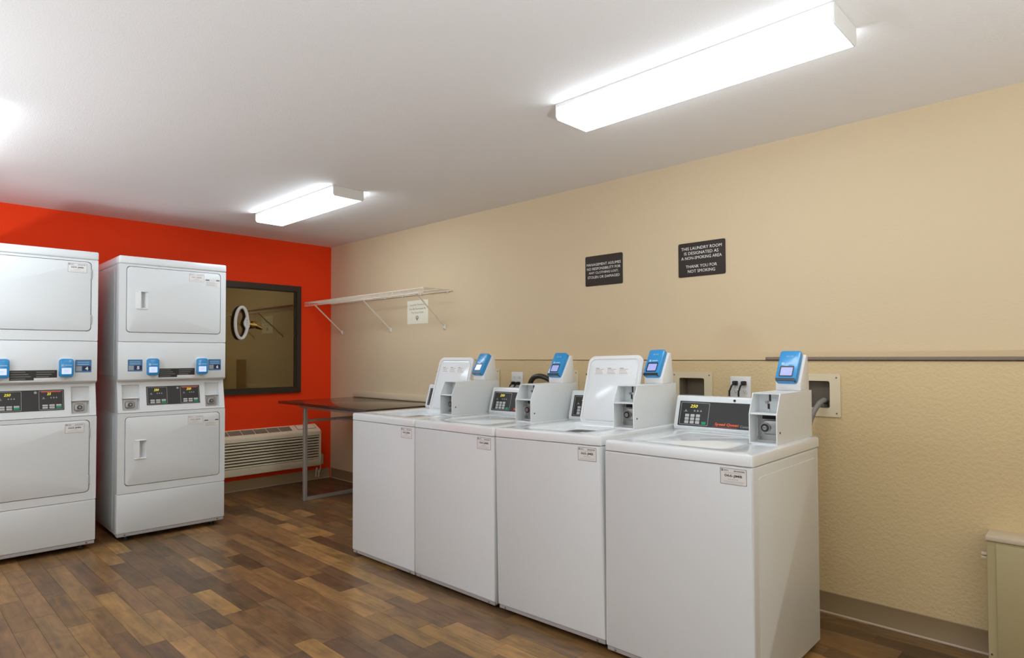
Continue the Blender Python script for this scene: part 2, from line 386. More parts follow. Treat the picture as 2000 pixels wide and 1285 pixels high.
fixture(.245, 3.66, 4.87, 'ceiling light left of the frame above the dryers, glow on ceiling', 0, 1.15)
fixture(.265, .50, 1.71, 'ceiling light above the camera, left of the near washer light', 0, .8)

# added uplights, out of view left and behind, to brighten the ceiling
UP = 66
def uplight(x, y, label, k=1, zt=.70):
    t = thing('added_uplight', label, 'added light', (x, y, 0), 0, 'added ceiling fill lights out of view')
    mb = MB(); L = [[(r * math.cos(2 * math.pi * i / 24), r * math.sin(2 * math.pi * i / 24), z) for i in range(24)] for r, z in ((.15, .0006), (.155, .01), (.02, .03), (.02, zt - .14), (.17, zt), (.17, zt + .01), (.162, zt + .01), (.155, zt - .02))]
    mb.loops(L, 'housing'); mb.build('can', t)
    l = bpy.data.lights.new('added_fill_light', 'AREA'); l.shape = 'DISK'; l.size = .28; l.energy = UP * k; l.color = LAMP_COLOR
    o = bpy.data.objects.new('added_fill_light', l); COL.objects.link(o); o.parent = t; o.location = (0, 0, zt); o.rotation_euler = (math.pi, 0, 0)
uplight(-1.1, 3.5, 'added fill uplight left of the dryers, outside the frame', 1.0, .95)
uplight(-1.2, 1.0, 'added fill uplight by the left wall, outside the frame', .25)
uplight(.7, -.95, 'added fill uplight behind the camera, outside the frame', 1.25)

# ------------------------------------------------------------------ shared pieces of the machines
def sticker(parent, F, w_, h_, code, name='label_sticker', faint=False):
    # F: frame with origin at lower-left of the label
    mb = MB(); mb.X = F; ink = 'greyprint' if faint else 'ink'
    mb.plate(0, 0, w_, h_, .004, .0001, .0006, 'paper', n=3)
    mb.ring((.001, .001, w_ - .001, h_ - .001), (.0022, .0022, w_ - .0022, h_ - .0022), .003, .003, .0006, .0009, ink, 3)
    mb.ring((w_ * .04, h_ * .78, w_ * .115, h_ * .93), (w_ * .055, h_ * .81, w_ * .10, h_ * .90), .003, .002, .0006, .0009, ink, 3)
    mb.text('CSC', w_ * .08, h_ * .80, w_ * .24, h_ * .10, ink, .0009, bold=.02)
    mb.text('SERVICEWORKS', w_ * .52, h_ * .79, w_ * .40, h_ * .085, ink, .0009, bold=.03)
    mb.text(code, w_ * .17, h_ * .42, w_ * .66, h_ * .20, ink, .0009, bold=.025)
    mb.box(w_ * .16, h_ * .705, .0006, w_ * .80, h_ * .715, .0009, ink)
    mb.box(w_ * .30, h_ * .31, .0006, w_ * .68, h_ * .335, .0009, 'greyprint')
    mb.box(w_ * .12, h_ * .20, .0006, w_ * .92, h_ * .215, .0009, 'greyprint')
    mb.box(w_ * .12, h_ * .12, .0006, w_ * .86, h_ * .135, .0009, 'greyprint')
    return mb.build(name, parent, smooth=False)
def keypad(mb, x0, y0, w_, h_, cols, digits, shear=.25):
    # framed key area in (x,y) of the builder's matrix
    mb.ring((x0, y0, x0 + w_, y0 + h_), (x0 + .002, y0 + .002, x0 + w_ - .002, y0 + h_ - .002), .005, .004, .0004, .0012, 'greyprint', 3)
    mb.text(digits, x0 + w_ * .33, y0 + h_ * .77, w_ * (.085 * len(digits)), h_ * .13, 'digits', .0011, shear=shear)
    for cx in (.19, .50, .61, .72):
        a, b = x0 + w_ * cx, y0 + h_ * .60
        mb.add([(a - w_ * .035, b, .0011), (a + w_ * .035, b, .0011), (a, b + h_ * .085, .0011)], [(0, 1, 2)], 'greyprint')
    mb.box(x0 + w_ * .13, y0 + h_ * .575, .0008, x0 + w_ * .26, y0 + h_ * .59, .0011, 'greyprint')
def coin_lock_plate(mb, cx, cy, r):
    mb.disc(cx, cy, r, 0, .010, 'steel'); mb.disc(cx, cy, r * .86, .010, .0112, 'blackgloss'); mb.disc(cx, cy, r * .44, .0112, .0145, 'steel')
    mb.box(cx - r * .30, cy - r * .06, .0145, cx + r * .30, cy + r * .06, .0148, 'blackgloss')

# ------------------------------------------------------------------ washers   local: x depth, y along the row (left when facing), z up
WW, WD, WT = .645, .715, .908
W0 = Vector((2.2251, .9449, 0)); WROT = .0111
def washer(s, code, label, opened, digits, roll=0, lift=0, glow='screen2'):
    a = -WROT
    loc = (W0.x + s * math.sin(a), W0.y + s * math.cos(a), lift)
    t = thing('washing_machine', label, 'washer', loc, WROT, 'coin washing machines along the beige wall', roll)
    zb = .016
    # cabinet shell with separate front panel and embossed side panel
    mb = MB(); mb.box(.012, .001, zb + .004, WD - .006, WW - .001, WT - .046, 'white', .008, 3)
    for yy, sg in ((.001, -1), (WW - .001, 1)):
        mb.X = frame((0, yy, 0), (1, 0, 0) if sg < 0 else (-1, 0, 0), (0, 0, 1))
        u0, u1 = (.05, WD - .05) if sg < 0 else (-WD + .05, -.05)
        mb.plate(u0, zb + .035, u1, WT - .085, .02, -.001, .0018, 'white', .0017, 4)
    mb.X = Matrix.Identity(4); mb.build('cabinet', t)
    mb = MB(); mb.X = frame((.012, WW / 2, 0), (0, -1, 0), (0, 0, 1)); hw = WW / 2
    mb.plate(-hw, zb + .018, hw, WT - .0445, .006, -.012, .012, 'white', .008, 3); mb.build('front_panel', t)
    mb = MB(); mb.box(.006, .004, zb, .05, WW - .004, zb + .0175, 'rail', .002, 1)
    for yy in (.045, WW - .045): mb.X = frame((.006, yy, zb + .008), (0, -1, 0), (0, 0, 1)); mb.disc(0, 0, .005, 0, .003, 'steel', 8); mb.X = Matrix.Identity(4)
    mb.build('base_rail', t)
    for dx in (.06, WD - .06):
        for yy in (.06, WW - .06):
            ft = -lift - roll * yy
            mb = MB(); mb.disc(dx, yy, .018, ft + .0006, ft + .012, 'blackgloss', 12); mb.disc(dx, yy, .007, ft + .012, zb + .02, 'steel', 8); mb.build('foot', t)
    # top panel with a recessed lid well
    lx0, lx1, ly0, ly1 = .085, .500, .150, .512
    mb = MB(); n = 6; zt = WT
    O = lambda ins, z: [(x, y, z) for x, y in mb.rr(-.004 + ins, 0 + ins, WD + .012 - ins, WW - ins, max(.014 - ins, .002), n)]
    I = lambda ins, z, r=.045: [(x, y, z) for x, y in mb.rr(lx0 - ins, ly0 - ins, lx1 + ins, ly1 + ins, r + ins, n)]
    mb.loops([O(.002, zt - .043), O(0, zt - .041), O(0, zt - .010), O(.003, zt - .003), O(.010, zt), I(.010, zt), I(.003, zt - .003), I(0, zt - .008), I(-.004, zt - .020)], 'whitetop', True, False)
    # well floor with the round wash opening
    f1 = I(-.004, zt - .020); cxx, cyy, rr_ = (lx0 + lx1) / 2 - .01, (ly0 + ly1) / 2, .150
    def el(r, z): # same count as the rounded rectangle, started at the same corner
        m_ = len(f1); return [(cxx + r * math.cos(math.atan2(q[1] - cyy, q[0] - cxx)), cyy + r * math.sin(math.atan2(q[1] - cyy, q[0] - cxx)), z) for q in f1]
    mb.loops([f1, el(rr_, zt - .022), el(rr_ - .004, zt - .03)], 'whitetop', False, False)
    mb.build('top_panel', t)
    mb = MB(); L = [el(rr_ - .004, zt - .03), el(rr_ + .03, zt - .06), el(rr_ + .03, zt - .42)]
    mb.loops(L, 'tub', False, True); mb.build('wash_tub', t)
    # lid
    lw, ll = ly1 - ly0 - .010, lx1 - lx0 - .010
    mb = MB()
    mb.plate(-lw / 2, 0, lw / 2, ll, .042, 0, .013, 'whitetop', .006, 6)
    if opened:
        th = math.radians(107); yc = (ly0 + ly1) / 2
        yd = Vector((-math.cos(th), 0, math.sin(th)))
        F = frame((lx1 + .012, yc, zt - .014), (0, 1, 0), yd)
        mb2 = MB(); mb2.X = F; mb2.v = []; mb2.plate(-lw / 2, 0, lw / 2, ll * .955, .042, 0, .013, 'whitetop', .006, 6)
        lid = None
        # underside pan faces the front
        mb2.X = F @ Matrix.Rotation(math.pi, 4, 'Y')
        mb2.ring((-lw / 2 + .004, .004, lw / 2 - .004, ll * .955 - .004), (-lw / 2 + .016, .016, lw / 2 - .016, ll * .955 - .020), .04, .032, -.001, .004, 'plastic', 6)
        mb2.plate(-lw / 2 + .024, .024, lw / 2 - .024, ll * .955 - .030, .030, -.001, .006, 'whitetop', .004, 6)
        lid = mb2.build('lid', t)
        for k in range(3):
            st = MB(); st.X = F @ Matrix.Rotation(math.pi, 4, 'Y')
            u = -lw / 2 + .055 + .078 * k; v = ll * .955 - .112
            st.plate(u, v, u + .070, v + .042, .003, .006, .0066, 'paper', n=2)
            for q in range(4): st.box(u + .006, v + .007 + q * .008, .0066, u + .060 - (q * 7 % 3) * .006, v + .0095 + q * .008, .0069, 'greyprint')
            st.box(u + .006, v + .037, .0066, u + .03, v + .0395, .0069, 'ink'); st.build('warning_sticker', lid, smooth=False)
        st = MB(); st.X = F; st.disc(0, 0, 0, 0, 0, 'blackgloss') if False else None
        st.tube([tuple(F @ Vector((lw / 2 - .001, ll * .66, .006))), tuple(F @ Vector((lw / 2 + .005, ll * .66, .006)))], .006, 'blackgloss', 8) if False else None
        st = MB(); p0 = F @ Vector((lw / 2 - .002, ll * .70, .006)); p1 = F @ Vector((lw / 2 + .006, ll * .70, .006))
        st.tube([p0, p1], .0065, 'blackgloss', 10); st.build('bumper', lid)
    else:
        mb3 = MB(); mb3.X = frame((lx0 + .005, (ly0 + ly1) / 2, zt - .017), (0, -1, 0), (1, 0, 0))
        mb3.plate(-lw / 2, 0, lw / 2, ll, .042, 0, .0145, 'whitetop', .006, 6); mb3.build('lid', t)
    # sloping control console across the back
    c0, c1, ct0, ct1, ch = .598, WD + .004, .640, WD - .002, 1.071
    mb = MB(); mb.prism([(c0, WT - .001), (c0 - .004, WT + .012), (ct0 - .003, ch - .006), (ct0 + .004, ch), (ct1, ch), (c1, ch - .01), (c1, WT - .001)], .1455, WW, 'whitetop', 'y', .004, 2)
    con = mb.build('control_console', t)
    bx, bz, tx, tz = c0 - .004, WT + .012, ct0 - .003, ch - .006
    up = Vector((tx - bx, 0, tz - bz)); ln = up.length; up.normalize()
    F = frame((bx, WW, bz), (0, -1, 0), up)
    mb = MB(); mb.X = F; pw = WW - .148; fh = ln
    mb.plate(.022, .006, pw - .004, fh - .022, .004, .0002, .0016, 'black', n=3)
    mb.X = F @ Matrix.Translation((0, 0, .0008)); keypad(mb, .030, .012, .150, fh - .040, 3, digits)
    mb.text('Speed Queen', .215, .014, .118, .017, 'orange', .0011, shear=.2, bold=.03)
    mb.text('Commercial', .340, .014, .078, .012, 'greyprint', .0011, shear=.15)
    mb.box(.205, .010, .0008, .325, .0112, .0010, 'redprint')
    mb.disc(.30, fh - .010, .006, 0, .002, 'blackgloss', 12)
    face = mb.build('display_panel', con, smooth=False)
    for r in range(3):
        for c in range(3):
            b = MB(); b.X = F; u = .058 + c * .0285; v = .018 + r * .0165
            b.plate(u, v, u + .021, v + .0135, .002, .0016, .0034, 'button', .0008, 2); b.box(u + .004, v + .006, .0034, u + .017, v + .0075, .0036, 'greyprint'); b.build('key_button', con)
    b = MB(); b.X = F; b.plate(.147, .017, .170, .030, .002, .0016, .0036, 'green', .0008, 2); b.build('start_button', con)
    # coin box
    s0, s1, d0, dk, zk, ztop = .030, .145, .312, .352, 1.030, 1.114
    side = [(d0, WT), (d0, zk), (dk, ztop), (WD + .01, ztop), (WD + .01, WT)]
    mb = MB(); th = .0045
    for yy in (s0, s1 - th): mb.prism(side, yy, yy + th, 'white', 'y', .001, 1)
    mb.box(dk, s0 + th, ztop - th, WD + .01, s1 - th, ztop, 'white'); mb.box(d0 + .004, s0 + th, WT, d0 + .12, s1 - th, WT + .005, 'white')
    mb.box(d0 + .002, s0 + th, zk - .003, d0 + .11, s1 - th, zk + .003, 'white', .001, 1)
    mb.box(d0 + .100, s0 + th, zk, WD + .008, s1 - th, ztop - th, 'white'); mb.box(d0 + .075, s0 + th, WT + .003, WD + .008, s1 - th, zk, 'plastic')
    mb.X = frame((0, s0, 0), (1, 0, 0), (0, 0, 1)); mb.disc(d0 + .030, WT + .048, .0045, 0, .0015, 'ink', 8); mb.X = Matrix.Identity(4)
    cb = mb.build('coin_box', t)
    F = frame((d0 + .100, s1 - th, zk + .003), (0, -1, 0), (0, 0, 1)); cw = s1 - s0 - 2 * th
    mb = MB(); mb.X = F
    mb.box(cw * .34, .008, 0, cw * .42, .034, .002, 'blackgloss'); mb.box(cw * .40, .044, 0, cw * .47, .076, .002, 'blackgloss')
    mb.disc(cw * .32, .040, .006, 0, .008, 'steel', 10); mb.disc(cw * .36, .005, .008, 0, .006, 'plastic', 10); mb.box(cw * .55, .058, 0, cw * .70, .0595, .001, 'greyprint'); mb.build('coin_slot', cb)
    F = frame((d0 + .075, s1 - th, WT + .005), (0, -1, 0), (0, 0, 1)); mb = MB(); mb.X = F
    mb.box(cw * .04, .004, 0, cw * .98, .112, .002, 'steel'); mb.box(cw * .22, .092, .002, cw * .97, .108, .0024, 'gap'); mb.plate(cw * .26, .030, cw * .95, .090, .018, .002, .020, 'steel', .007, 5)
    mb.X = F @ Matrix.Translation((0, 0, .020)); coin_lock_plate(mb, cw * .42, .058, .020)
    mb.X = F
    for vv in (.016, .100): mb.disc(cw * .10, vv, .007, .002, .007, 'steel', 10)
    mb.build('coin_lock', cb)
    # card reader on top of the coin box
    r0, r1 = .034, .141
    mb = MB(); mb.prism([(.598, ztop), (.598, 1.150), (.672, 1.272), (.690, 1.272), (.706, 1.15), (.706, ztop)], r0, r1, 'plastic', 'y', .003, 2)
    rd = mb.build('card_reader', t)
    bb, tt = Vector((.598, 0, 1.150)), Vector((.672, 0, 1.272)); up = (tt - bb); ln = up.length; up.normalize()
    F = frame((bb.x, r1, bb.z), (0, -1, 0), up); cw = r1 - r0
    mb = MB(); mb.X = F
    mb.plate(.004, -.006, cw - .012, ln + .006, .012, -.002, .027, 'blue', .006, 4)
    mb.plate(.008, -.0055, cw - .016, .008, .003, .010, .0272, 'black', n=2)
    mb.text('CSC GO', cw * .32, ln * .80, cw * .30, .007, 'paleblue', .0274, bold=.02)
    mb.box(cw * .20, ln * .52, .0268, cw * .31, ln * .60, .0274, 'paleblue'); mb.box(cw * .36, ln * .54, .0268, cw * .66, ln * .58, .0274, 'paleblue')
    mb.build('blue_face', rd)
    mb = MB(); mb.X = F; mb.ring((cw * .17, ln * .10, cw * .73, ln * .48), (cw * .22, ln * .14, cw * .69, ln * .43), .004, .003, .026, .0285, 'black', 3)
    mb.plate(cw * .21, ln * .13, cw * .70, ln * .44, .002, .026, .0276, glow, n=2); mb.build('screen', rd)
    # machine label
    sticker(t, frame((0, .125, .793), (0, -1, 0), (0, 0, 1)), .102, .061, code)
    return t
washer(0, '066-JMB', 'nearest white washing machine at right end, lid closed, label 066-JMB, whole side visible', False, '250')
washer(.6475, '065-JMB', 'second nearest white washing machine, lid raised, leaning slightly toward its left neighbour, label 065-JMB', True, '250', -.020, .0145)
washer(1.317, '064-JMB', 'white washing machine with closed lid between the two machines whose lids are raised', False, '250')
washer(1.967, '063-JMB', 'farthest white washing machine beside the dark table, lid raised', True, '250', glow='screen')

# ------------------------------------------------------------------ stacked dryers   local: x right, y back, z up
DW = .712; DD = .78; DROT = -.0223
def dryer(x, y, label, up_code, lo_code, digits, numbers, extra):
    t = thing('stacked_dryer', label, 'dryer', (x, y, 0), DROT, 'stacked dryers against the red wall')
    FR = frame((0, 0, 0), (1, 0, 0), (0, 0, 1))      # front plane, w points out to the room
    def front(mb, u0, v0, u1, v1, r, w0, w1, mt='white', bev=.004): mb.X = FR; mb.plate(u0, v0, u1, v1, r, w0, w1, mt, bev, 5); mb.X = Matrix.Identity(4)
    mb = MB(); mb.box(.003, .042, .045, DW - .003, DD, .884, 'white', .004, 2); mb.box(.003, .042, 1.105, DW - .003, DD, 1.925, 'white', .008, 3); mb.box(.004, .05, .88, DW - .004, DD, 1.11, 'white')
    for q0, q1 in ((.07, .86), (1.14, 1.90)):
        for xx, sg in ((.003, -1), (DW - .003, 1)):
            mb.X = frame((xx, 0, 0), (0, -1, 0) if sg < 0 else (0, 1, 0), (0, 0, 1)); a, b = (-DD + .06, -.13) if sg < 0 else (.13, DD - .06)
            mb.plate(a, q0, b, q1, .02, -.001, .003, 'white', .0025, 4)
    mb.X = Matrix.Identity(4); mb.build('cabinet', t)
    mb = MB(); mb.box(-.002, -.006, 1.9235, DW + .002, DD, 1.978, 'whitetop', .010, 3); mb.build('top_cap', t)
    # face frames around each door, as rings with a door inside
    def face(v0, v1, dv0, dv1, name):
        mb = MB(); mb.X = FR
        mb.ring((0, v0, DW, v1), (.044, dv0 - .003, .674, dv1 + .003), .006, .024, -.044, .0, 'white', 6)
        mb.plate(.04, dv0 - .01, .68, dv1 + .01, .02, -.0435, -.041, 'gap', n=6); return mb.build(name, t)
    face(1.382, 1.9225, 1.448, 1.905, 'upper_face'); face(.3305, .8835, .384, .855, 'lower_face')
    def door(v0, v1, hv0, hv1, name, code, lu, lv, hinge):
        mb = MB(); mb.X = FR
        # door slab with a scooped pull: ring around the scoop
        d0, d1 = .0475, .6705
        hx0, hx1 = .133, .174; n = 6
        O = lambda ins, z: [(x, y, z) for x, y in mb.rr(d0 + ins, v0 + ins, d1 - ins, v1 - ins, max(.024 - ins, .002), n)]
        I = lambda ins, z: [(x, y, z) for x, y in mb.rr(hx0 - ins, hv0 + .012 - ins, hx1 + ins, hv1 - .012 + ins, .004 + ins, n)]
        mb.loops([O(0, -.034), O(0, 0), O(.0012, .003), O(.004, .004), I(.002, .004), I(0, .0025)], 'white', True, False)
        # scoop behind the pull: deepest under the lip, rising to the right
        q0, q1 = hv0 + .012, hv1 - .012; xd = hx0 - .006
        mb.add([(hx0, q0, .0025), (hx1, q0, .0025), (hx1, q1, .0025), (hx0, q1, .0025), (xd, q0, -.026), (xd, q1, -.026), (hx0 + .016, q0, -.024), (hx0 + .016, q1, -.024)],
               [(4, 6, 7, 5), (6, 1, 2, 7), (0, 4, 5, 3), (0, 1, 6, 4), (3, 5, 7, 2)], 'white')
        dr = mb.build(name, t)
        h = MB(); h.X = FR
        # pull lip swelling out of the door, with thin rims above and below the scoop
        h.prism([(.098, .0035), (.110, .006), (.126, .0105), (.1325, .0115), (.1335, .009), (.1335, .0035)], hv0 + .008, hv1 - .008, 'whitetop', 'y', .001, 1) if False else None
        bm = bmesh.new(); prof = [(.097, .0038), (.110, .0065), (.126, .011), (.1315, .012), (.1338, .010), (.1338, .0030)]
        a_ = [bm.verts.new((q[0], hv0 + .008, q[1])) for q in prof]; b_ = [bm.verts.new((q[0], hv1 - .008, q[1])) for q in prof]
        bm.faces.new(a_); bm.faces.new(b_)
        for i in range(len(prof)): bm.faces.new((a_[i], a_[(i + 1) % len(prof)], b_[(i + 1) % len(prof)], b_[i]))
        bmesh.ops.recalc_face_normals(bm, faces=bm.faces[:]); h.bm(bm, 'whitetop')
        for v in (hv0 + .002, hv1 - .011): h.plate(.104, v, .178, v + .009, .003, .003, .0095, 'whitetop', .003, 3)
        h.build('handle', dr)
        sticker(dr, FR @ Matrix.Translation((lu, lv, .004)), .106, .062, code, faint=extra)
        if extra:
            e = MB(); e.X = FR; eu, ev = .560, lv - .033
            e.plate(eu, ev, eu + .105, ev + .066, .002, .004, .0046, 'plastic', n=2)
            e.box(eu + .002, ev + .050, .0046, eu + .030, ev + .057, .0049, 'navy'); e.box(eu + .078, ev + .051, .0046, eu + .103, ev + .058, .0049, 'navy')
            e.text('Notice', eu + .038, ev + .050, .034, .007, 'paleblue', .0049)
            for q in range(4): e.box(eu + .008, ev + .012 + q * .008, .0046, eu + .085 - q * 6 % 4 * .008, ev + .0145 + q * .008, .0049, 'greyprint')
            e.build('notice_sticker', dr, smooth=False)
        if hinge:
            for q in (.76, .10):
                e = MB(); e.X = FR; v = v0 + (v1 - v0) * q; e.plate(d1 - .001, v, d1 + .006, v + .062, .002, -.004, .005, 'grey', .001, 2); e.build('hinge', dr)
    door(1.448, 1.905, 1.608, 1.742, 'upper_door', up_code, .447 if extra else .541, 1.831, not extra)
    door(.384, .855, .557, .697, 'lower_door', lo_code, .446 if extra else .537, .778, not extra)
    mb = MB(); front(mb, 0, .060, DW, .3275, .006, -.044, .0, 'white', .005); mb.build('kick_panel', t)
    mb = MB(); mb.box(.004, .004, .036, DW - .004, .06, .0595, 'rail', .003, 1)
    for uu in (.05, DW - .05): mb.X = FR; mb.disc(uu, .048, .005, -.004, -.0005, 'darksteel', 8); mb.X = Matrix.Identity(4)
    mb.build('base_rail', t)
    for xx in (.07, DW - .07):
        for yy in (.07, DD - .07): b = MB(); b.disc(xx, yy, .02, .0006, .016, 'blackgloss', 12); b.disc(xx, yy, .008, .016, .05, 'steel', 8); b.build('foot', t)
    # middle service panel, its underside slopes back
    mb = MB(); mb.prism([(-.0005, 1.116), (.022, 1.103), (.05, 1.103), (.05, 1.379), (-.0005, 1.379)], .0, DW, 'white', 'x', .003, 2); sp_ = mb.build('service_panel', t)
    # sloping control section: bottom flush with the front, top set back
    b0, b1 = Vector((0, 0, .8865)), Vector((0, .042, 1.106)); up = (b1 - b0); ln = up.length; up.normalize()
    F = frame(b0, (1, 0, 0), up); FI = F
    cr0, cr1 = (.030, .137), (.572, .673)
    mb = MB(); mb.X = F; v0c, v1c = .016, .196
    # panel built round the two coin recesses
    hs_ = [(cr0[0], v0c, cr0[1], v1c), (cr1[0], v0c, cr1[1], v1c)]
    wall_with_holes(mb, 0.002, DW - .002, 0, ln, hs_, lambda a, b: (a, b, 0), 'white')
    for (a0, c0_, a1, c1_) in hs_:
        dp = -.035
        mb.add([(a0, c0_, 0), (a1, c0_, 0), (a1, c1_, 0), (a0, c1_, 0), (a0 + .006, c0_, dp), (a1 - .006, c0_, dp), (a1 - .006, c1_, dp), (a0 + .006, c1_, dp)],
               [(1, 0, 4, 5), (2, 1, 5, 6), (3, 2, 6, 7), (0, 3, 7, 4), (4, 7, 6, 5)][:4] + [(4, 5, 6, 7)], 'white')
    mb.X = Matrix.Identity(4)
    mb.add([(.002, 0, .8865), (.002, .042, 1.106), (.002, .06, 1.106), (.002, .06, .8865)], [(0, 1, 2, 3)], 'white'); mb.add([(DW - .002, 0, .8865), (DW - .002, .042, 1.106), (DW - .002, .06, 1.106), (DW - .002, .06, .8865)], [(3, 2, 1, 0)], 'white')
    cp = mb.build('control_section', t, smooth=False)
    for (a0, a1) in (cr0, cr1):
        b = MB(); b.X = F; wd = a1 - a0
        b.box(a0 + .004, .100, -.033, a1 - .004, .106, -.001, 'whitetop', .001, 1)
        b.box(a0 + wd * .34, .118, -.035, a0 + wd * .41, .140, -.032, 'blackgloss'); b.box(a0 + wd * .37, .155, -.035, a0 + wd * .42, .186, -.032, 'blackgloss'); b.disc(a0 + wd * .28, .146, .007, -.035, -.027, 'steel', 10); b.build('coin_slot', cp)
        b = MB(); b.X = F; b.plate(a0 + .010, .020, a1 - .010, .096, .012, -.035, -.031, 'steel', n=4); b.plate(a0 + wd * .22, .034, a0 + wd * .78, .084, .015, -.031, -.020, 'steel', .005, 5)
        b.X = F @ Matrix.Translation((0, 0, -.020)); coin_lock_plate(b, a0 + wd * .48, .058, .016); b.build('coin_lock', cp)
    mb = MB(); mb.X = F; p0, p1, q0, q1 = .180, .535, .046, .180
    mb.plate(p0, q0, p1, q1, .003, .0002, .0016, 'black', n=2); mb.X = F @ Matrix.Translation((0, 0, .0008))
    for k, (u, dg) in enumerate(((p0 + .006, digits[0]), (p0 + .222, digits[1]))):
        wd, ht = .128, q1 - q0 - .012
        keypad(mb, u, q0 + .006, wd, ht, 2, dg)
        if k: mb.box(u + .012, q1 - .016, .0008, u + wd - .012, q1 - .0095, .0012, 'redprint')
    mb.disc(p0 + .205, q1 - .016, .008, 0, .0014, 'greyprint', 14); dp_ = mb.build('display_panel', cp, smooth=False)
    for u in (p0 + .006, p0 + .222):
        for r in range(2):
            for c in range(3):
                if c == 2 and r == 0: continue
                b = MB(); b.X = F; bu, bv = u + .018 + c * .036, q0 + .013 + r * .0145
                b.plate(bu, bv, bu + .028, bv + .011, .002, .0016, .003, 'button', .0006, 2); b.box(bu + .006, bv + .005, .003, bu + .022, bv + .0062, .0032, 'greyprint'); b.build('key_button', cp)
        b = MB(); b.X = F; b.plate(u + .090, q0 + .012, u + .119, q0 + .026, .002, .0016, .0032, 'green', .0006, 2); b.build('start_button', cp)
    # card readers, numbered stickers and the dark instruction label
    for k, (u0, u1) in enumerate(((.169, .249), (.498, .578))):
        b = MB(); b.X = FR; b.plate(u0 + .004, 1.150, u1 - .001, 1.266, .016, 0, .016, 'plastic', .004, 4); b.add([(u0 + .02, 1.152, .0005), (u1 - .02, 1.152, .0005), ((u0 + u1) / 2, 1.126, .0005), (u0 + .02, 1.152, .012), (u1 - .02, 1.152, .012), ((u0 + u1) / 2, 1.128, .003)], [(0, 2, 1), (3, 4, 5), (0, 3, 5, 2), (1, 2, 5, 4)], 'plastic')
        rd = b.build('card_reader', t)
        b = MB(); b.X = FR; b.plate(u0, 1.144, u1, 1.264, .018, .016, .030, 'blue', .006, 4)
        b.text('CSC GO', u0 + .025, 1.246, .030, .006, 'paleblue', .0304); b.box(u0 + .012, 1.214, .0298, u0 + .026, 1.228, .0304, 'paleblue'); b.box(u0 + .031, 1.219, .0298, u1 - .012, 1.224, .0304, 'paleblue'); b.build('blue_face', rd)
        b = MB(); b.X = FR; b.plate(u0 + .014, 1.164, u1 - .014, 1.204, .003, .029, .0312, 'screen', n=2)
        for q in (0, 1): b.box(u0 + .026, 1.178 + q * .009, .0312, u1 - .028, 1.180 + q * .009, .0314, 'paleblue')
        b.build('screen', rd)
    for k, (u0, u1) in enumerate(((.057, .148), (.588, .679))):
        b = MB(); b.X = FR @ Matrix.Translation((0, 0, .0005)); v0, v1 = 1.173, 1.256
        b.plate(u0, v0, u1, v1, .003, 0, .0007, 'blue2', n=2)
        b.text('SERVICEWORKS', u0 + .012, v0 + .062, .066, .008, 'paleblue', .0011, bold=.03); b.box(u0 + .012, v0 + .050, .0007, u0 + .078, v0 + .055, .0010, 'paleblue')
        b.box(u0 + .006, v0 + .010, .0007, u0 + .036, v0 + .040, .0010, 'greyprint'); b.box(u0 + .040, v0 + .010, .0007, u1 - .004, v0 + .042, .0010, 'navy')
        b.text(numbers[k], u0 + .056, v0 + .014, .017, .023, 'whiteprint', .0013, bold=.05); b.build('number_sticker', t, smooth=False)
    b = MB(); b.X = FR @ Matrix.Translation((0, 0, .0005)); b.plate(.250, 1.128, .372, 1.191, .001, 0, .0007, 'black', n=1); b.plate(.372, 1.142, .492, 1.191, .001, 0, .0007, 'black', n=1); b.plate(.380, 1.129, .492, 1.1405, .001, 0, .0007, 'paper', n=1)
    for q in range(4): b.box(.256, 1.134 + q * .0145, .0007, .33 + (q * 5 % 3) * .014, 1.1395 + q * .0145, .0010, 'dimprint')
    for q in range(3): b.box(.384, 1.147 + q * .0145, .0007, .45 + (q * 4 % 3) * .014, 1.1525 + q * .0145, .0010, 'dimprint')
    b.build('instruction_label', t, smooth=False)
    return t
dryer(1.2093, 4.9291, 'white stacked dryer nearer the window, doors with left handles, numbered stickers 5 and 6', '061-JMB', '062-JMB', ('250', '250'), ('5', '6'), True)
dryer(.371, 4.9291 - .0015, 'white stacked dryer at the left edge of the photo, numbered sticker 4', '059-JMB', '060-JMB', ('250', '25'), ('3', '4'), False)

# ------------------------------------------------------------------ folding table
TX0, TX1, TY0, TY1, TZ = 2.647, XR - .017, 4.10, 5.552, .868
t = thing('folding_table', 'dark brown glossy table on silver tube legs in the corner by the red wall', 'table', ((TX0 + TX1) / 2, (TY0 + TY1) / 2, 0))
t_in = Matrix.Translation((-(TX0 + TX1) / 2, -(TY0 + TY1) / 2, 0))
def tb(): b = MB(); b.X = t_in; return b
b = tb(); b.box(TX0, TY0, TZ - .024, TX1, TY1, TZ, 'tabletop', .003, 2); b.build('tabletop', t)
for yy in (5.165, 4.20):
    b = tb(); r = .016; x0, x1 = TX0 + .058, TX1 - .06
    for xx in (x0, x1):
        c = tb(); c.box(xx, yy, .0006, xx + .032, yy + .032, TZ - .052, 'silver', .003, 1); c.build('leg', t)
    b.box(x0 + .032, yy, .0006, x1, yy + .032, .030, 'silver', .003, 1); b.build('foot_rail', t)
    b = tb(); b.box(x0 + .032, yy + .006, .694, x1, yy + .026, .716, 'silver', .002, 1); b.build('cross_bar', t)
for xx in (TX0 + .058, TX1 - .06):
    b = tb(); b.box(xx, 4.16, TZ - .052, xx + .032, 5.26, TZ - .0245, 'silver', .002, 1); b.build('side_rail', t)
b = tb(); b.box(3.02, 4.226, .696, 3.05, 5.171, .714, 'silver', .002, 1); b.build('stretcher', t)

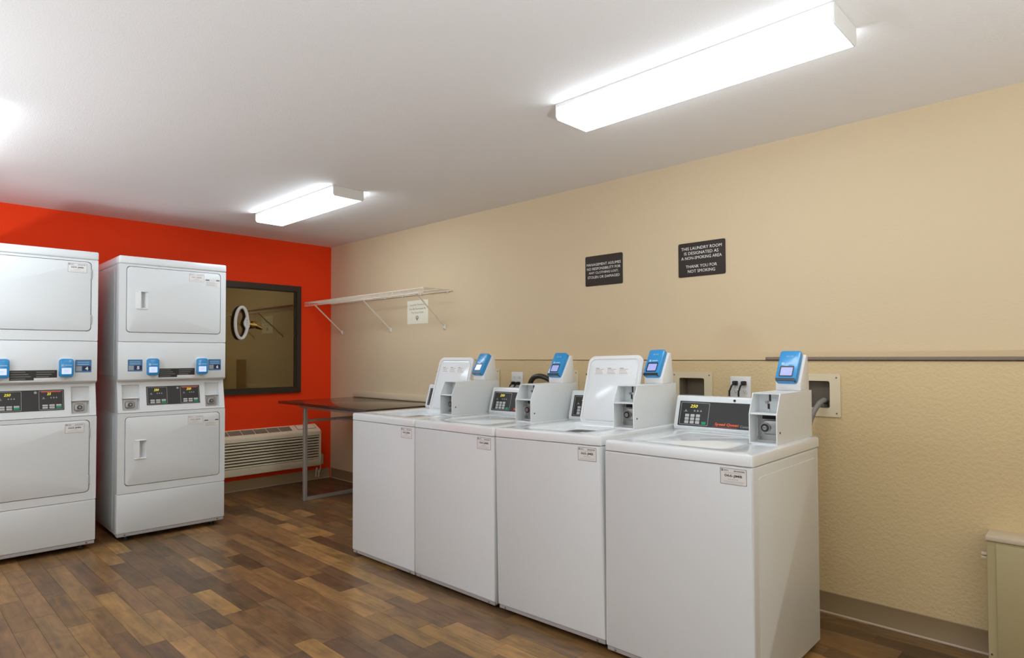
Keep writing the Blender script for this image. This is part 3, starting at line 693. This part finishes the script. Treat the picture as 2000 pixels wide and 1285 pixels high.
# ------------------------------------------------------------------ packaged wall air conditioner under the window
AX0, AX1, AF = 2.19, 3.262, YB - .145
t = thing('wall_air_conditioner', 'cream wall air conditioner with horizontal louvres on the red wall under window', 'air conditioner', ((AX0 + AX1) / 2, YB, .15))
T_ = Matrix.Translation((-(AX0 + AX1) / 2, -YB, -.15))
def ab_(): b = MB(); b.X = T_; return b
b = ab_(); yb = YB - .0005
b.prism([(yb, .579), (YB - .020, .579), (AF + .018, .530), (AF + .004, .520), (AF, .508), (AF, .476), (AF + .03, .476), (AF + .03, .232), (AF, .232), (AF + .003, .168), (AF + .012, .162), (yb, .162)], AX0, AX1, 'ac', 'x', .002, 1)
for xx in (AX0, AX1 - .02): b.box(xx, AF, .230, xx + .02, AF + .04, .478, 'ac', .002, 1)
b.box(AX0 + .02, AF + .022, .232, AX1 - .02, AF + .0305, .476, 'acdark'); b.build('housing', t)
for k in range(9):
    z = .236 + k * .0272
    b = ab_(); b.prism([(AF + .001, z), (AF + .004, z - .001), (AF + .020, z + .006), (AF + .020, z + .016), (AF + .003, z + .0125), (AF, z + .0095)], AX0 + .021, AX1 - .021, 'acslat', 'x', .0012, 1); b.build('louvre', t)
# sloping top: discharge grille in five cells and control door
p0, p1 = Vector((0, AF + .018, .530)), Vector((0, YB - .020, .579)); up = p1 - p0; ln = up.length; up.normalize()
F = T_ @ frame(p0, (1, 0, 0), up)
for k in range(6):
    u0 = AX0 + .045 + k * .124; b = MB(); b.X = F; b.plate(u0, .022, u0 + .116, ln - .012, .002, .0002, .0012, 'acdark', n=1)
    for q in range(6): b.box(u0 + .002, .028 + q * .0145, .001, u0 + .114, .0303 + q * .0145, .0025, 'acslat')
    b.build('grille', t)
b = MB(); b.X = F; b.ring((AX1 - .232, .030, AX1 - .030, ln - .004), (AX1 - .228, .034, AX1 - .034, ln - .008), .006, .004, .0, .0012, 'acdark', 3); b.plate(AX1 - .227, .035, AX1 - .035, ln - .009, .004, .0001, .004, 'ac', .002, 3); b.box(AX1 - .11, .030, .003, AX1 - .06, .036, .007, 'ac', .001, 1); b.build('control_door', t)
b = ab_(); b.box(AX1 + .001, YB - .13, .165, AX1 + .040, YB - .03, .275, 'cabinet', .012, 3); b.build('power_box', t)
b = MB()
pts = [(3.285, YB - .09, .1635), (3.283, YB - .095, .13), (3.262, YB - .105, .08), (3.25, YB - .11, .045), (3.262, YB - .10, .03), (3.275, YB - .085, .055), (3.262, YB - .08, .10), (3.245, YB - .085, .135), (3.238, YB - .09, .10), (3.228, YB - .10, .06), (3.222, YB - .105, .05)]
def smooth_path(P, n=5):
    P = [Vector(p) for p in P]; R = []
    for i in range(len(P) - 1):
        a, b_, c, d = P[max(i - 1, 0)], P[i], P[i + 1], P[min(i + 2, len(P) - 1)]
        for k in range(n):
            q = k / n; R.append(.5 * ((2 * b_) + (c - a) * q + (2 * a - 5 * b_ + 4 * c - d) * q * q + (3 * b_ - a - 3 * c + d) * q ** 3))
    return R + [P[-1]]
b.tube(smooth_path(pts), .005, 'cord', 8)
b.v = [tuple(T_ @ Vector(q)) for q in b.v]; b.build('cord', t)

# ------------------------------------------------------------------ oval ring with brass stem on the window glass
GY = YB - .006
t = thing('ring_pull', 'white oval ring with brass stem on the dark window glass', 'handle', (2.49, GY - .024, 1.60))
b = MB(); P = []
for k in range(40):
    a = 2 * math.pi * k / 40; P.append((.058 * math.cos(a) + .004 * math.sin(a), 0, .150 * math.sin(a)))
b.tube(P, .0155, 'plastic', 8, closed=True)
b.prism([(.050, .085), (.060, .05), (.074, .02), (.078, .0), (.076, -.035), (.064, -.06), (.050, -.085), (.036, -.05), (.020, -.02), (.018, .005), (.034, .045)], -.011, .008, 'plastic', 'y', .004, 2); rg = b.build('ring', t)
b = MB()
for k, q in enumerate((.020, -.004, -.022, -.040)): b.box(.046 + k * .001, -.0125, q, .058 + k * .001, -.011, q + .010, 'ink')
b.build('engraving', rg, smooth=False)
b = MB(); b.tube([(.074, 0, -.012), (.094, 0, -.014), (.0941, 0, -.014), (.120, .001, -.017), (.1201, .001, -.017), (.130, .001, -.019)], [.022, .022, .036, .036, .020, .020], 'brass', 14)
b.tube([(.130, .001, -.019), (.137, .001, -.020), (.1371, .001, -.020), (.20, .004, -.045), (.225, .006, -.055)], [.030, .030, .016, .011, .004], 'brass', 12); b.build('stem', t)
b = MB(); b.X = frame((.0, .0238, .0), (1, 0, 0), (0, 0, 1)); b.disc(.055, 0, .018, -.0175, -.0005, 'plastic', 16); b.build('mount', t)

# ------------------------------------------------------------------ wire shelf
SY0, SY1, SXF, SZ = 4.02, 5.985, XR - .315, 1.833
t = thing('wire_shelf', 'white wire shelf with three diagonal braces high on the beige wall', 'shelf', (XR, (SY0 + SY1) / 2, SZ))
T_ = Matrix.Translation((-XR, -(SY0 + SY1) / 2, -SZ))
b = MB(); b.X = T_; n = int((SY1 - SY0) / .0254)
for k in range(n + 1):
    y = SY0 + .004 + k * (SY1 - SY0 - .008) / n
    b.tube([(XR - .012, y, SZ), (SXF, y, SZ), (SXF - .002, y, SZ - .002), (SXF - .002, y, SZ - .040)], .0017, 'wire', 5)
o = b.build('wire_deck', t); o['kind'] = 'stuff'
for nm, x, z, r in (('front_rod', SXF - .002, SZ - .0415, .0036), ('front_rod', SXF - .001, SZ - .003, .003), ('back_rod', XR - .012, SZ - .0045, .0034), ('middle_rod', XR - .165, SZ - .005, .003)):
    b = MB(); b.X = T_; b.tube([(x, SY0, z), (x, SY1, z)], r, 'wire', 8); b.build(nm, t)
for y in (5.79, 4.925, 4.13):
    b = MB(); b.X = T_; b.tube([(SXF - .002, y, SZ - .036), (SXF + .012, y, SZ - .046), (XR - .012, y, 1.535), (XR - .004, y, 1.522)], .0065, 'wire', 8); b.build('brace', t)
    b = MB(); b.X = T_ @ frame((XR, y, 1.522), (0, -1, 0), (0, 0, 1)); b.plate(-.012, -.020, .012, .022, .005, 0, .012, 'plastic', .003, 3); b.disc(0, -.012, .005, .012, .014, 'steel', 8); b.build('brace_foot', t)
for y in (5.55, 5.0, 4.72, 4.45, 4.08):
    b = MB(); b.X = T_; b.box(XR - .017, y - .008, SZ - .013, XR - .0005, y + .008, SZ + .004, 'plastic', .002, 1); b.build('wall_clip', t)

# ------------------------------------------------------------------ signs and paper on the beige wall
RW = lambda y, z: frame((XR, y, z), (0, -1, 0), (0, 0, 1))
def sign(y1, y0, z0, z1, lines, label):
    wd, ht = y1 - y0, z1 - z0
    t = thing('wall_sign', label, 'sign', (XR, (y0 + y1) / 2, z0), 0, None)
    T_ = Matrix.Translation((-XR, -(y0 + y1) / 2, -z0))
    b = MB(); b.X = T_ @ RW(y1, z0); b.plate(0, 0, wd, ht, .010, .0003, .005, 'sign', .0015, 5); b.build('plaque', t)
    for s, cx, v, w_, h_ in lines:
        b = MB(); b.X = T_ @ RW(y1, z0); b.text(s, wd * (cx - w_ / 2), ht * v, wd * w_, ht * h_, 'whiteprint', .0054); b.build('lettering', t, smooth=False)
sign(2.622, 2.318, 1.748, 1.953, [('MANAGEMENT ASSUMES', .5, .665, .92, .085), ('NO RESPONSIBILITY FOR', .5, .525, .90, .085), ('ANY CLOTHING LOST,', .5, .385, .80, .085), ('STOLEN OR DAMAGED', .5, .245, .86, .085)], 'dark sign about management assuming no responsibility for clothing, smaller looking left one')
sign(1.912, 1.612, 1.745, 1.950, [('THIS LAUNDRY ROOM', .5, .785, .86, .088), ('IS DESIGNATED AS', .5, .645, .73, .088), ('A NON-SMOKING AREA', .5, .505, .86, .088), ('THANK YOU FOR', .5, .255, .66, .088), ('NOT SMOKING', .5, .115, .58, .088)], 'dark sign designating the laundry room a non-smoking area, to the right')
t = thing('paper_notice', 'cream paper notice taped to the beige wall under the wire shelf', 'notice', (XR, 4.512, 1.567))
T_ = Matrix.Translation((-XR, -4.512, -1.567))
b = MB(); b.X = T_ @ RW(4.664, 1.567); wd, ht = .302, .212
b.plate(0, 0, wd, ht, .001, .0004, .0016, 'sheet', n=1); b.build('sheet', t, smooth=False)
for tx, u, v, w_, ik in (('Laundry Products', .14, .76, .72, 'brownink'), ('Can Be Purchased At', .10, .60, .80, 'greenink'), ('The Front Desk', .20, .44, .60, 'brownink')):
    b = MB(); b.X = T_ @ RW(4.664, 1.567); b.text(tx, wd * u, ht * v, wd * w_, ht * .085, ik, .0020, bold=.01); b.build('lettering', t, smooth=False)
b = MB(); b.X = T_ @ RW(4.664, 1.567)
b.ring((wd * .42, ht * .19, wd * .55, ht * .34), (wd * .46, ht * .24, wd * .51, ht * .31), .015, .006, .0018, .0021, 'greenink', 5); b.add([(wd * .435, ht * .215, .002), (wd * .485, ht * .12, .002), (wd * .535, ht * .215, .002), (wd * .485, ht * .195, .002)], [(0, 1, 2, 3)], 'greenink'); b.build('emblem', t, smooth=False)

# ------------------------------------------------------------------ washing machine outlet boxes in the lower wall
CW_ = lambda y, z: frame((XC, y, z), (0, -1, 0), (0, 0, 1))
for k, ((y0, y1), lab) in enumerate(zip(BOXES, ['cream water outlet box at right behind the nearest washer, grey hose inside', 'open empty looking cream outlet box between raised lid and near outlet plate', 'cream outlet box half hidden right of the arched black hose', 'cream outlet box almost hidden behind the farthest card reader'])):
    wd, ht = y1 - y0, BZ1 - BZ0
    t = thing('water_outlet_box', lab, 'outlet box', (XC, (y0 + y1) / 2, BZ0), 0, 'water outlet boxes in the lower wall')
    T_ = Matrix.Translation((-XC, -(y0 + y1) / 2, -BZ0)); F = T_ @ CW_(y1, BZ0)
    hz0, hz1 = .043, ht - .035
    b = MB(); b.X = F; b.ring((0, 0, wd, ht), (OP, hz0, wd - OP, hz1), .006, .010, .0003, .007, 'boxcream', 4)
    for u in (.018, wd - .018):
        for v in (.018, ht - .018): b.disc(u, v, .004, .007, .009, 'darksteel', 8)
    b.build('face_plate', t)
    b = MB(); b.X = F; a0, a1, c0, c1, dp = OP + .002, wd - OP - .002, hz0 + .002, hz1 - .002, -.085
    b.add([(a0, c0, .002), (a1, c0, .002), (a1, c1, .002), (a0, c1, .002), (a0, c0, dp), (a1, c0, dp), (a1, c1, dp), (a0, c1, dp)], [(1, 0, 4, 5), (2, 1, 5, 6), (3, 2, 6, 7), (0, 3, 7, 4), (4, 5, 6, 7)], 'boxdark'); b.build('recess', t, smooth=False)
    b = MB(); b.X = F
    for u in (wd * .35, wd * .68): b.tube([(u, c0 + .001, -.05), (u, c0 + .03, -.05)], .010, 'darksteel', 10); b.tube([(u, c0 + .022, -.05), (u, c0 + .022, -.02)], .009, 'blackgloss', 10)
    b.build('valve', t)
def hose(name, pts, r, mt, label):
    b = MB(); b.tube(smooth_path(pts, 6), r, mt, 12); return tag(b.build(name), label, 'hose')
hose('fill_hose', [(XC + .012, 1.048, 1.044), (XC - .015, 1.048, 1.046), (XC - .05, 1.062, 1.025), (XC - .075, 1.082, .97), (XC - .085, 1.095, .90), (XC - .09, 1.10, .70), (XC - .10, 1.10, .45)], .0125, 'greyhose', 'grey hose curving down from the right outlet box behind nearest washer')
hose('drain_hose', [(XC - .06, 2.985, .60), (XC - .06, 2.985, .95), (XC - .06, 2.982, 1.06), (XC - .055, 2.955, 1.115), (XC - .05, 2.90, 1.132), (XC - .04, 2.84, 1.118), (XC - .028, 2.80, 1.09), (XC - .022, 2.785, 1.06)], .018, 'hose', 'black arched drain hose on the lower wall beside a blue card reader')

# ------------------------------------------------------------------ power outlets and cords
def outlet(y1, z1, label):
    wd, ht = .115, .116
    t = thing('power_outlet', label, 'outlet', (XC, y1 - wd / 2, z1 - ht), 0, 'double power outlets in the lower wall')
    F = Matrix.Translation((-XC, -(y1 - wd / 2), -(z1 - ht))) @ CW_(y1, z1 - ht)
    b = MB(); b.X = F; b.plate(0, 0, wd, ht, .004, .0003, .006, 'plastic', .0025, 3); b.build('cover_plate', t)
    for u in (wd * .29, wd * .71):
        for v in (ht * .30, ht * .70):
            b = MB(); b.X = F; b.plate(u - .015, v - .013, u + .015, v + .013, .009, .006, .0085, 'plastic', .001, 4)
            for du in (-.006, .006): b.box(u + du - .001, v - .001, .0085, u + du + .001, v + .007, .0088, 'ink')
            b.disc(u, v - .006, .0025, .0085, .0088, 'ink', 8); b.build('receptacle', t)
outlet(1.533, 1.155, 'double power outlet with black plugs behind the nearest washer console')
outlet(3.214, 1.155, 'double power outlet with black plugs beside the arched black hose')
def plug(y, z, label, drop, dy):
    t = thing('appliance_plug', label, 'plug', (XC, y, z))
    b = MB(); b.X = frame((0, 0, 0), (0, -1, 0), (0, 0, 1)); b.plate(-.012, -.012, .012, .012, .006, .009, .030, 'blackgloss', .004, 4); b.plate(-.008, -.009, .008, .011, .005, .030, .040, 'blackgloss', .003, 4); b.build('plug', t)
    b = MB(); b.tube(smooth_path([(-.030, .0, -.004), (-.040, dy * .35, -.012), (-.044, dy * .8, -.04), (-.044, dy, -.08), (-.044, dy, -drop)], 5), .005, 'blackgloss', 8); b.build('cable', t)
plug(1.500, 1.120, 'left black plug and cord in the outlet behind the nearest washer', .45, .022)
plug(1.452, 1.120, 'right black plug and cord in the outlet behind the nearest washer', .45, .018)
plug(3.181, 1.074, 'left black plug and cord in the outlet beside the arched hose', .40, .028)
plug(3.133, 1.074, 'right black plug and cord in the outlet beside the arched hose', .40, .030)

# ------------------------------------------------------------------ khaki cabinet at the right edge
KX0, KY1, KY0, KH = 3.198, .398, -.25, .530
t = thing('wall_cabinet', 'khaki metal cabinet low on the beige wall at the right edge', 'cabinet', ((KX0 + XC) / 2, (KY0 + KY1) / 2, 0))
T_ = Matrix.Translation((-(KX0 + XC) / 2, -(KY0 + KY1) / 2, 0))
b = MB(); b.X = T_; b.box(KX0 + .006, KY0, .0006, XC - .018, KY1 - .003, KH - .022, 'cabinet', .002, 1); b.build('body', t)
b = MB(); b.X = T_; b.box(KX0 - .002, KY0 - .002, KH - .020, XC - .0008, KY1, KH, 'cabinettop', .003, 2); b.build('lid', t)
b = MB(); b.X = T_ @ frame((KX0 + .006, KY1, 0), (0, -1, 0), (0, 0, 1)); b.plate(.034, .02, KY1 - KY0 - .03, KH - .030, .003, 0, .007, 'cabinet', .002, 2); b.build('front_panel', t)
b = MB(); b.X = T_ @ frame((KX0 + .006, KY1, 0), (0, -1, 0), (0, 0, 1)); b.disc(.014, .05, .004, 0, .002, 'darksteel', 8); b.build('screw', t)
b = MB(); b.X = T_
for q in (0, .014): b.box(KX0 + .012, KY1 - .003, .432 + q, KX0 + .034, KY1 + .016, .441 + q, 'cabinettop', .001, 1)
b.build('hinge', t)
